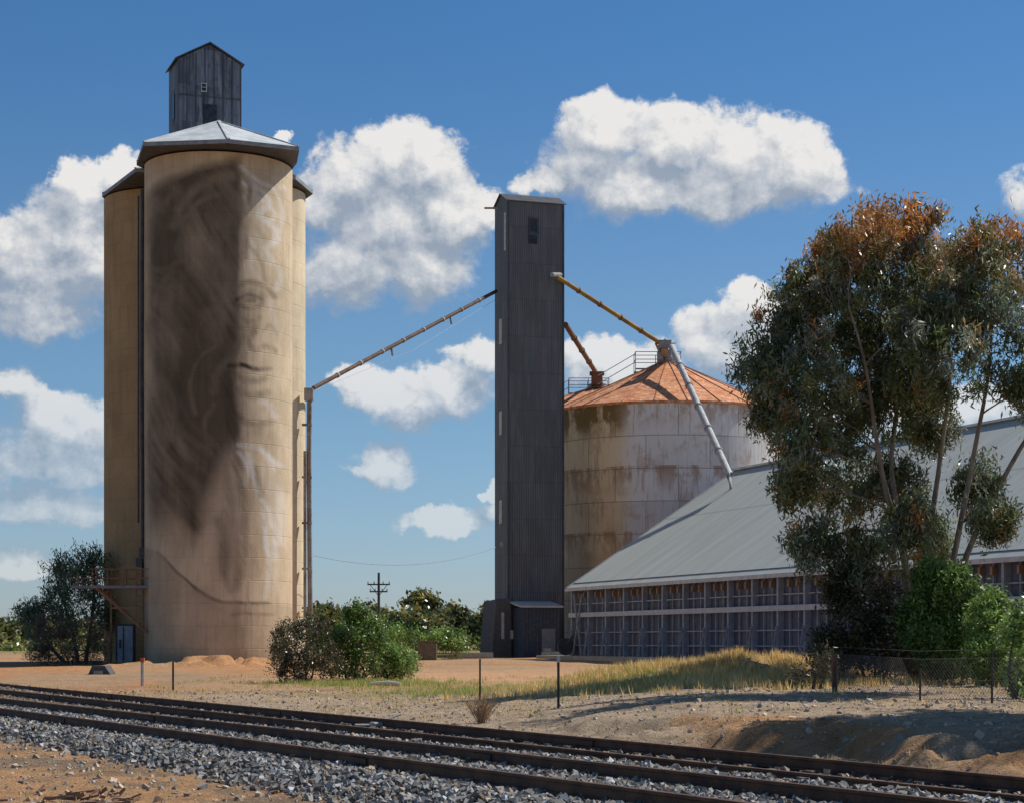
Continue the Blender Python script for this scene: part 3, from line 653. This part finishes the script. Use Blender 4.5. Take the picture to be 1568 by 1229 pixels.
def tree(name,stems,blobs,barkmat,r0=.2,**kw):
    e=empty(name); b=B(); sp_=[]
    for st_ in stems:
        pts=[Vector(q) for q in st_]; fine=[]
        for i in range(len(pts)-1):
            p0=pts[max(i-1,0)];p1=pts[i];p2=pts[i+1];p3=pts[min(i+2,len(pts)-1)]
            for k in range(5):
                f=k/5; fine.append(.5*((2*p1)+(p2-p0)*f+(2*p0-5*p1+4*p2-p3)*f*f+(3*p1-p0-3*p2+p3)*f**3))
        fine.append(pts[-1]); n=len(fine)
        rs=[r0*(1-.8*i/(n-1)) for i in range(n)]; b.tube(fine,rs,8); sp_+=[(q,rs[i],i/(n-1)) for i,q in enumerate(fine) if i/(n-1)>.3]
    for bl in blobs:
        c=Vector(bl[:3])
        cand=[q for q in sp_ if q[0].z<c.z+.3] or sp_
        q=min(cand,key=lambda q:(q[0]-c).length+abs(q[0].z-(c.z-1.2))*.5)
        pa=bez(q[0],c); rr_=min(q[1]*.6,.07)*(r0/.2)**.3
        b.tube(pa,[max(rr_*(1-.75*i/7),.012) for i in range(8)],6)
        for k in range(6):
            d=Vector((random.gauss(0,1),random.gauss(0,1),random.gauss(.3,1))).normalized()
            tip=c+Vector((d.x*bl[3],d.y*bl[4],d.z*bl[5]))*.9
            b.tube(bez(pa[random.randint(3,7)],tip,4),[.02,.017,.014,.01,.006],4,False)
    b.obj('trunk_and_branches',barkmat,e,smooth=True)
    leaves('crown',blobs,parent=e,**kw); return e
TY=52.0
def bl(px,py,rx,ry,dy=0,Y=TY):
    k=(Y+dy)/F; w=W(px,py,Y+dy); return (w.x,w.y,w.z,rx*k,max(rx,ry)*k*.9,ry*k)
lst=[(1325,372,60,48),(1390,345,60,42),(1300,450,86,62),(1210,490,64,50),(1175,560,50,52),(1245,575,72,62),(1360,480,76,66),(1445,430,64,56),(1505,385,50,48),(1560,395,66,62),(1455,540,68,66),(1545,510,72,72),(1228,675,48,46),(1295,660,56,52),(1290,760,54,48),(1350,620,58,56),(1243,835,40,34),(1360,745,48,50),(1325,850,54,44),(1570,600,48,34),(1425,650,40,42),(1640,470,90,110),(1660,640,70,80),(1495,745,34,44),(1425,830,32,38),(1390,415,68,54),(1272,390,42,40),(1205,560,58,56),(1300,545,62,58),(1405,585,50,50),
 (1182,630,36,34),(1215,740,32,34),(1395,800,36,42),(1480,470,52,52),(1245,450,46,42),(1520,800,30,30),(1350,540,50,50),(1410,500,50,46)]
blobs=[bl(*q,dy=random.uniform(-2.2,2.2)) for q in lst]
def st(pts,dy): return [W(px,py,TY+dy*(k/3)) for k,(px,py) in enumerate(pts)]
stems=[st([(1398,1055),(1388,880),(1350,720),(1325,560),(1300,470)],-1),st([(1408,1055),(1420,850),(1440,700),(1455,560),(1440,450)],.8),
 st([(1418,1055),(1455,880),(1492,690),(1515,560),(1520,420)],-.5),st([(1425,1055),(1480,850),(1560,690),(1620,600),(1650,500)],1),st([(1403,1055),(1382,820),(1365,700),(1390,520),(1400,400)],1.5)]
EUC=[(.12,.165,.06),(.15,.195,.085),(.20,.24,.15),(.085,.115,.045),(.21,.21,.08),(.31,.34,.26)]
tree('eucalyptus_tree',stems,blobs,bark,.105,ncl=55,nlf=70,size=.185,cols=EUC,clr=.27,asp=.24,topcol=(.60,.25,.065),topz=(10.7,12.5),shell=.30,seed=3)
def gum(X,Y,h,wd,seed,n=10):
    r=random.Random(seed); z=gz1(X,Y); bs=[]
    for k in range(n):
        an=r.uniform(0,6.28); rr_=r.uniform(0,wd); bs.append((X+math.cos(an)*rr_,Y+math.sin(an)*rr_,z+h*r.uniform(.55,.92),wd*.55,wd*.55,wd*.5))
    sts=[[(X,Y,z-.1),(X+.2,Y,z+h*.3),(X-.1,Y+.2,z+h*.6),(X+.1,Y,z+h*.85)]]
    tree('eucalyptus_tree',sts,bs,bark,.2,ncl=40,nlf=36,size=.3,cols=EUC,clr=.35,shell=.3,seed=seed)
gum(14.4,42.8,17,2.3,5); gum(13.4,31.2,13.5,2.0,6); gum(16.0,31.5,14,2.2,8); gum(14.6,28.2,12,2.0,9)
def shrub(lst,Y,cols,barkm=barkd,ncl=40,nlf=55,size=.1,clr=.2,seed=1,base=None,name='shrub',asp=.35,**k):
    bs=[bl(*q,dy=random.uniform(-.5,.5),Y=Y) for q in lst]
    bx=base if base is not None else lst[0][0]; g=W(bx,982,Y); z=gz1(g.x,Y)
    sts=[[(g.x+o,Y,z-.1),(g.x+o*2,Y,z+.5),Vector(bs[i%len(bs)][:3])] for i,o in enumerate((-.15,.05,.2))]
    return tree(name,sts,bs,barkm,.05,ncl=ncl,nlf=nlf,size=size,cols=cols,clr=clr,seed=seed,asp=asp,droop=-.1,zmin=z,**k)
DK=[(.085,.085,.04),(.10,.09,.045),(.065,.07,.032),(.12,.10,.055)]; GR=[(.14,.235,.05),(.11,.19,.04),(.19,.29,.065),(.09,.15,.04)]; LG=[(.20,.33,.07),(.26,.37,.10),(.16,.25,.065)]
shrub([(455,1000,36,34),(440,975,24,22),(480,965,26,20),(470,1025,40,22),(432,1010,18,24),(500,1010,25,28)],70,DK,seed=11,base=463)
shrub([(535,965,34,32),(560,985,36,34),(520,1000,34,32),(548,1015,42,24),(545,940,20,15),(578,965,18,22),(505,985,22,25)],72,GR,seed=12,base=540,size=.12)
shrub([(600,1015,28,22),(618,1012,22,22),(590,1025,28,16),(605,1000,18,12)],73,LG,seed=13,base=603,size=.1)
shrub([(650,985,40,20),(620,975,30,15),(695,988,28,18),(680,975,26,12)],125,LG+GR,seed=14,base=650,size=.2,clr=.4,ncl=30)
shrub([(590,960,30,16),(545,965,30,14),(625,965,25,12)],140,GR,seed=15,size=.25,clr=.4,ncl=30)
shrub([(1300,960,40,50),(1340,920,50,45),(1320,1000,55,35),(1375,960,45,60),(1270,1000,25,35),(1290,900,30,30),(1400,1010,40,30)],51,DK,seed=16,base=1335,size=.14,clr=.28,ncl=45,nlf=50)
shrub([(1240,1035,38,20),(1205,1048,28,12),(1262,1015,20,22)],46,DK,seed=22,base=1240,size=.12,clr=.2,ncl=24,nlf=30,asp=.15)
shrub([(1420,920,34,40),(1460,900,34,30),(1400,950,28,35),(1440,970,45,40),(1490,960,35,55),(1460,1015,50,28),(1425,885,22,20)],49.5,GR,seed=17,base=1450,size=.14,clr=.24,ncl=50,nlf=60)
shrub([(1505,960,22,45),(1520,930,18,22),(1500,1010,28,30),(1545,1000,30,35),(1525,1030,28,22)],47,LG,seed=18,base=1515,size=.13,clr=.2,ncl=36,nlf=50)
shrub([(1555,960,22,26),(1575,1000,30,40),(1558,1045,24,24),(1590,940,30,40)],37,LG,seed=19,base=1570,size=.11,clr=.14,ncl=22,nlf=24,asp=.5)
ly=112
tree('casuarina_tree',[[W(120,1020,ly),W(110,960,ly),W(90,900,ly),W(85,870,ly)],[W(130,1020,ly),W(140,950,ly),W(145,880,ly),W(140,850,ly)],[W(105,1020,ly),W(70,980,ly),W(50,940,ly)]],
 [bl(*q,dy=random.uniform(-1,1),Y=ly) for q in [(120,862,34,30),(90,878,28,26),(150,862,22,26),(75,920,32,24),(45,938,24,13),(130,915,36,30),(155,940,20,34),(100,945,32,26),(60,960,28,22),(120,895,32,26)]],
 barkd,.13,ncl=40,nlf=32,size=.26,cols=[(.13,.19,.10),(.17,.23,.13),(.09,.13,.065)],clr=.38,asp=.22,shell=.3,seed=20)
shrub([(90,985,32,34),(125,975,34,42),(150,995,22,32),(60,1000,20,18),(75,960,28,24),(110,1005,40,20)],106,[(.16,.11,.07),(.11,.085,.05),(.20,.145,.10)],seed=21,base=110,size=.2,clr=.34,ncl=50,nlf=34,asp=.15)
r=random.Random(4); bs=[]; px=-500
while px<2100:
    Yd=r.uniform(215,300); ht=r.choice([44,52,62,72,66,56]) if px>300 else r.choice([34,40,46])
    k=Yd/F; w=W(px,HY,Yd)
    for j in range(3):
        rx=r.uniform(12,26)*k*250/Yd; h=ht*.0833
        bs.append((w.x+r.uniform(-20,20)*k,Yd+r.uniform(-3,3),.6+h*r.uniform(.45,.85),rx,rx,h*.24))
    px+=r.uniform(10,22)
w=W(640,918,260); bs+=[(w.x,260,w.z,1.8,1.5,.7),(w.x+1.5,260,w.z-.5,1.2,1.2,.6)]
dt=empty('distant_trees')
leaves('crowns',bs,26,26,.75,[(.12,.14,.05),(.16,.17,.06),(.23,.20,.06),(.09,.11,.045),(.30,.25,.07)],clr=.8,droop=0,parent=dt,asp=.5,shell=.3,seed=31)
b=B()
for q in bs[::2]: b.tube([(q[0]+r.uniform(-.6,.6),q[1],.3),(q[0],q[1],q[2])],[.16,.07],5)
b.obj('trunks',barkd,dt)
leaves('scrub_understorey',[(r.uniform(-130,150),r.uniform(190,235),.9,r.uniform(2,5),2,r.uniform(.6,1.3)) for _ in range(190)],16,24,.6,[(.15,.19,.05),(.22,.21,.07),(.32,.28,.09),(.12,.15,.05)],clr=.6,droop=0,parent=dt,asp=.5,shell=.3,seed=32)
# ---------------- grass ----------------
def grass(name,X,Y,h,cols,seed=1,spread=.08,nb=9):
    r=np.random.default_rng(seed); n=len(X); Xr=np.repeat(X,nb)+r.normal(0,spread,n*nb); Yr=np.repeat(Y,nb)+r.normal(0,spread,n*nb)
    Z=gz(Xr,Yr)-.02; H=np.repeat(h,nb)*r.uniform(.5,1.2,n*nb); a_=r.uniform(0,6.28,n*nb); le=r.uniform(.05,.6,n*nb)*H; wd=H*.035+.004
    b0=np.stack([Xr-np.sin(a_)*wd,Yr+np.cos(a_)*wd,Z],1); b1=np.stack([Xr+np.sin(a_)*wd,Yr-np.cos(a_)*wd,Z],1); tp=np.stack([Xr+np.cos(a_)*le,Yr+np.sin(a_)*le,Z+H],1)
    v=np.stack([b0,b1,tp],1).reshape(-1,3); c=np.array(cols)[r.integers(0,len(cols),n)]; c=np.repeat(c,nb,0)*r.uniform(.7,1.3,(n*nb,1))
    npmesh(name,v,np.arange(3*n*nb).reshape(-1,3),grassm,np.repeat(c,3,0))
DRY=[(.84,.60,.26),(.74,.50,.21),(.88,.68,.35),(.56,.44,.16)]
X=rng.normal(6.0,2.8,6000); Y=rng.normal(53.0,2.8,6000); k=(X<14)&(fbm(X*.9,Y*.9,2,77)>.36); X,Y=X[k],Y[k]
grass('dry_grass',X,Y,rng.uniform(.08,.30,len(X)),DRY,1)
X=rng.uniform(-12,12,5600); Y=rng.uniform(31,80,5600); m=fbm(X*.5,Y*.5,3,20); k=(m>.54)&(sside(X,Y)>2.3); X,Y=X[k],Y[k]
grass('dry_grass',X,Y,rng.uniform(.05,.16,len(X)),DRY+[(.30,.32,.09),(.26,.30,.09)],2)
X=np.concatenate([rng.normal(-5.2,1.6,1500),rng.normal(-1.0,1.5,700),rng.normal(3.0,1.0,600)]); Y=np.concatenate([rng.normal(69,2,1500),rng.normal(60,3,700),rng.normal(52,2,600)])
grass('green_grass',X,Y,rng.uniform(.06,.22,len(X)),[(.28,.38,.09),(.36,.42,.12),(.56,.47,.19)],3)
X=rng.uniform(-11,-3,700); Y=rng.uniform(12,24,700); k=smain(X,Y)<-2.2; grass('dry_grass',X[k],Y[k],rng.uniform(.03,.08,k.sum()),DRY,4)
X,Y=along(SIDO,SD,SN,-12,60,500,1.2,2.6,1.3); grass('dry_grass',X,Y,rng.uniform(.04,.14,len(X)),DRY,6)
# ---------------- dry weed ----------------
b=B(); o=W(738,1122,37.5); o.z=gz1(o.x,o.y)
for k in range(170):
    an=random.uniform(0,6.28); tl=random.uniform(.1,1.0); h=random.uniform(.25,.62)
    tip=o+Vector((math.cos(an)*tl*.38,math.sin(an)*tl*.38,h)); mid=o.lerp(tip,.5)+Vector((random.uniform(-.05,.05),0,.03))
    b.tube([o+Vector((random.uniform(-.06,.06),random.uniform(-.05,.05),-.02)),mid,tip],[.006,.005,.003],3,False)
b.obj('dry_weed',simple('dry_stalk',(.42,.28,.17),(.52,.37,.23)))
b=B()
for k in range(30):
    px=random.gauss(150,60); Y=random.uniform(18.8,20.6); g=W(px,982,Y); g.z=gz1(g.x,g.y)+.02
    an=random.uniform(-.9,1.6); L=random.uniform(.05,.34); b.beam(g,g+Vector((math.cos(an)*L,math.sin(an)*L*.5,random.uniform(-.02,.07))),random.uniform(.015,.05),random.uniform(.015,.04))
b.obj('timber_debris',simple('rotten_timber',(.20,.11,.07),(.32,.19,.12),ns=8))
# ---------------- fence bits ----------------
steel=simple('star_picket',(.05,.045,.04),(.10,.085,.07)); paleM=simple('pale_post',(.4,.38,.35),(.5,.48,.45))
def post(px,ytop,ybase,r_,mat,name='fence_post',cap=None):
    Y=None
    for Yt in np.arange(28,110,.25):
        x=(px-CX)/F*Yt
        if HY-(gz1(x,Yt)-CZ)/Yt*F<=ybase: Y=Yt;break
    Y=Y or 60; x=(px-CX)/F*Y; z=gz1(x,Y); zt=CZ+(HY-ytop)/F*Y
    e=empty(name); b=B(); b.box((x-r_,Y-r_*.4,z-.2),(2*r_,0,0),(0,r_*.8,0),(0,0,zt-z+.2)); b.box((x-r_*.25,Y-r_,z-.2),(r_*.5,0,0),(0,r_*.59,0),(0,0,zt-z+.19)); b.box((x-r_*.25,Y+r_*.41,z-.2),(r_*.5,0,0),(0,r_*.59,0),(0,0,zt-z+.19))
    b.obj('picket',mat,e)
    if cap is not None: b=B(); b.cbox((x,Y,zt+.05),r_*2.6,r_*2.6,.14); b.obj('cap',cap,e)
orange=simple('marker_orange',(.5,.12,.04),(.6,.16,.06))
post(735,1008,1074,.022,steel); post(855,1012,1084,.026,steel,cap=white)
post(265,1012,1056,.03,steel); post(218,1012,1050,.05,white,'marker_post',orange)
wf=empty('wire_fence'); fpts=[]
for px,yt,Y in((1278,1002,40.5),(1409,1022,36.5),(1519,992,34.5),(1640,992,32.5)):
    x=(px-CX)/F*Y; z=gz1(x,Y); fpts.append(Vector((x,Y,z)))
    b=B(); zt=CZ+(HY-yt)/F*Y; rr_=.06 if px==1278 else .022
    b.tube([(x,Y,z-.2),(x,Y,zt)],rr_,8); b.obj('post',brown if px==1278 else steel,wf)
b=B()
for A,Bq in zip(fpts[:-1],fpts[1:]):
    L=(Bq-A).length; H=.8; u=(Bq-A)/L
    for hz in(.05,H*.5,H,H+.15): b.tube([A+up*hz,Bq+up*hz],.0045,3,False)
    sp_=.09; n=int(L/sp_)
    for k in range(n+1):
        a0=A+u*(k*sp_)
        for sgn in(1,-1):
            tt=min(max(k*sp_+sgn*H,0),L); hh=abs(tt-k*sp_)
            if hh>.02: b.tube([a0+up*.05,A+u*tt+up*(hh*.94+.05)],.003,3,False)
b.obj('wire_mesh',simple('wire',(.10,.09,.085),(.16,.14,.13)),wf)
sw=empty('track_switch_lever'); c=W(585,1095,34.5); c.z=gz1(c.x,c.y); b=B(); b.cbox(c+Vector((0,0,.06)),.4,.26,.12,.4); b.beam(c+Vector((-.1,0,.1)),c+Vector((.35,.1,.26)),.04); b.beam(c+Vector((-.5,.1,.06)),c+Vector((.4,.1,.06)),.05); b.obj('lever',paleM,sw,bevel=.02)
b=B(); c=W(590,1043,66); c.z=gz1(c.x,c.y); b.tube([c+Vector((-.5,0,.08)),c+Vector((.1,.05,.1)),c+Vector((.5,0,.07))],[.05,.09,.06],7); b.obj('bleached_log',paleM)
b=B(); c=W(655,1008,120); c.z=gz1(c.x,c.y); b.cbox(c+Vector((0,0,.55)),1.1,1,1.1); b.cbox(c+Vector((0,0,1.14)),1.3,1.2,.08); b.obj('pump_box',simple('pump',(.13,.1,.07),(.2,.16,.12)))
b=B(); c=W(720,1006,128); b.cbox((c.x,c.y,gz1(c.x,c.y)+.15),3.0,1,.45); b.obj('concrete_kerb',paleM)
up_=empty('utility_pole'); Yp=165; k=Yp/F; x=(580-CX)*k; b=B()
b.tube([(x,Yp,.3),(x,Yp,CZ+(HY-876)*k)],[.15,.10],8)
for yy,wd in((894,1.9),(905,1.5)): b.cbox((x,Yp-.15,CZ+(HY-yy)*k),wd,.1,.12)
b.beam((x,Yp-.15,CZ+(HY-912)*k),(x-.7,Yp-.15,CZ+(HY-895)*k),.05); b.beam((x,Yp-.15,CZ+(HY-912)*k),(x+.7,Yp-.15,CZ+(HY-895)*k),.05)
b.obj('pole',simple('pole_timber',(.11,.09,.08),(.17,.14,.12)),up_)
b=B()
for yy,wd in((894,1.9),(905,1.5)):
    for q in(-.47,-.2,.2,.47): b.cyl((x+q*wd,Yp-.15),.045,CZ+(HY-yy)*k+.06,CZ+(HY-yy)*k+.24,6)
b.obj('insulators',grey,up_)
b=B(); A=W(480,850,111); C=W(768,834,134)
pts=[A.lerp(C,i/20)+Vector((0,0,-4*.9*(i/20)*(1-i/20))) for i in range(21)]; b.tube(pts,.014,4,False)
b.obj('overhead_wire',grey)
# ---------------- light & sky ----------------
SEL=math.radians(50); SAZ=math.radians(67)
sdir=Vector((math.cos(SEL)*math.sin(SAZ),math.cos(SEL)*math.cos(SAZ),math.sin(SEL)))
L=bpy.data.lights.new('sun','SUN'); L.energy=5.0; L.angle=math.radians(.5); L.color=(1,.95,.87)
so=bpy.data.objects.new('sun',L); so.rotation_euler=sdir.to_track_quat('Z','Y').to_euler(); so.location=(0,0,60); link(so)
wd=bpy.data.worlds.new('World'); scene.world=wd; wd.use_nodes=True; wd.node_tree.nodes.clear()
clouds=[(925,205,66,50),(1040,215,84,54),(1130,240,90,56),(1225,255,66,54),(895,255,64,46),(980,285,100,46),(1100,290,110,42),(1210,285,84,38),(835,285,54,22),
(600,240,66,46),(650,260,64,58),(545,270,64,54),(500,300,44,50),(600,330,106,76),(690,330,60,60),(560,390,96,66),(650,410,76,56),(525,425,80,52),(735,325,27,28),
(120,285,46,36),(185,280,48,36),(110,350,76,56),(60,410,90,68),(150,400,66,60),(10,380,50,45),(60,475,85,38),(420,222,18,11),
(20,590,44,30),(90,650,86,48),(70,705,110,40),(592,708,46,30),(570,728,34,16),
(745,545,37,32),(690,595,68,42),(620,615,66,40),(550,595,38,30),(950,560,95,42),(1150,470,48,30),(1120,530,90,50),
(60,775,115,32),(20,865,60,24),(700,795,85,22),(755,745,14,24),(1430,640,200,50),(1650,300,90,50),(-150,300,90,60)]
t=NT('',world=wd)
sky=t.n('ShaderNodeTexSky',sky_type='NISHITA'); sky.sun_disc=False; sky.sun_elevation=SEL; sky.sun_rotation=SAZ; sky.air_density=1.0; sky.dust_density=.3; sky.ozone_density=3; sky.altitude=100
tc=t.n('ShaderNodeTexCoord').outputs['Generated']; x,y,z=t.sep(tc)
az=t.math('ARCTAN2',x,y); ve=t.math('DIVIDE',z,t.math('MAXIMUM',t.math('SQRT',t.math('ADD',t.math('MULTIPLY',x,x),t.math('MULTIPLY',y,y))),.001))
tint=t.mix(t.sstep(ve,0,.14),(.74,.88,1.18,1),(.68,.88,1.04,1)); tint=t.mix(t.sstep(ve,.14,.33),tint,(.45,.80,1.06,1)); tint=t.mix(t.sstep(ve,.4,1.0),tint,(.85,.95,1.0,1))
skyc=t.mix(1,sky.outputs[0],tint,'MULTIPLY')
def mkbg(c):
    bg=t.n('ShaderNodeBackground'); t.put(bg.inputs[0],c); bg.inputs[1].default_value=.085; return bg.outputs[0]
plain=mkbg(skyc)
def cloud_tile(lo,hi):
    P=t.comb(az,ve,0)
    nv_=t.n('ShaderNodeTexNoise'); t.put(nv_.inputs['Vector'],P); nv_.inputs['Scale'].default_value=38; nv_.inputs['Detail'].default_value=5; nv_.inputs['Roughness'].default_value=.6
    PP=t.vm('ADD',P,t.vm('MULTIPLY',t.vm('SUBTRACT',nv_.outputs['Color'],(.5,.5,.5)),(.036,.030,0)))
    P1=t.vm('ADD',PP,(.006,.017,0)); res=[]
    for Q in(PP,P1):
        acc=None
        for cx,cy,rx,ry in clouds:
            if cx+rx*1.3<lo-60 or cx-rx*1.3>hi+60: continue
            dx=cx-CX; a_=math.atan2(dx,F); v=(HY-cy)/math.hypot(F,dx); sx_=F/rx/1.12; sy_=F/ry/1.15
            ln=t.vm('LENGTH',t.vm('MULTIPLY_ADD',Q,(sx_,sy_,0),(-a_*sx_,-v*sy_,0)))
            acc=ln if acc is None else t.math('SMOOTH_MIN',acc,ln,.25)
        res.append(acc)
    a0,a1=res
    nn=t.noise(P,75,6,.62); nn2=t.noise(t.vm('ADD',P,(.003,.005,0)),75,4,.62)
    d0=t.math('ADD',t.math('SUBTRACT',1.14,a0),t.math('MULTIPLY',t.math('SUBTRACT',nn,.5),.85))
    li0=t.math('SUBTRACT',a1,a0)
    soft=t.sstep(li0,-.1,.5,.60,.30)
    alpha=t.sstep(t.math('DIVIDE',d0,soft),0,1)
    lit=t.math('ADD',t.math('MULTIPLY',li0,.85),.33)
    lit=t.math('ADD',lit,t.math('MULTIPLY',t.math('SUBTRACT',nn,nn2),1.25))
    cr=t.n('ShaderNodeValToRGB'); t.put(cr.inputs[0],lit); el=cr.color_ramp.elements
    el[0].position=.0; el[0].color=(3.7,4.4,5.4,1); el[1].position=.95; el[1].color=(10.0,9.8,9.5,1); e2=el.new(.42); e2.color=(6.1,6.5,7.1,1)
    fade=t.math('MULTIPLY',alpha,t.sstep(ve,.02,.2,.45,.96))
    return mkbg(t.mix(fade,skyc,cr.outputs[0]))
def pxaz(px): return math.atan2(px-CX,F)
def mxs(f,a_,b_):
    m=t.n('ShaderNodeMixShader'); t.put(m.inputs[0],f); t.nt.links.new(a_,m.inputs[1]); t.nt.links.new(b_,m.inputs[2]); return m.outputs[0]
A_=cloud_tile(-400,470); B_=cloud_tile(470,800); C_=cloud_tile(800,1900)
inner=mxs(t.math('GREATER_THAN',az,pxaz(470)),A_,mxs(t.math('GREATER_THAN',az,pxaz(800)),B_,C_))
win=t.math('MULTIPLY',t.math('LESS_THAN',t.math('ABSOLUTE',az),.42),t.math('MULTIPLY',t.math('GREATER_THAN',ve,.02),t.math('LESS_THAN',ve,.30)))
fin=mxs(win,plain,inner)
o=t.n('ShaderNodeOutputWorld'); t.nt.links.new(fin,o.inputs[0])
wd.cycles.sampling_method='MANUAL'; wd.cycles.sample_map_resolution=256
# ---------------- camera ----------------
cam=bpy.data.cameras.new('camera'); cam.sensor_width=36; cam.lens=36*F/1568; cam.clip_end=8000; cam.clip_start=.1
cam.shift_y=(HY-1229/2)/1568
co=bpy.data.objects.new('camera',cam); co.location=(0,0,CZ); co.rotation_euler=(math.radians(90),0,0); link(co); scene.camera=co
scene.view_settings.view_transform='Standard'; scene.view_settings.look='None'; scene.view_settings.exposure=0
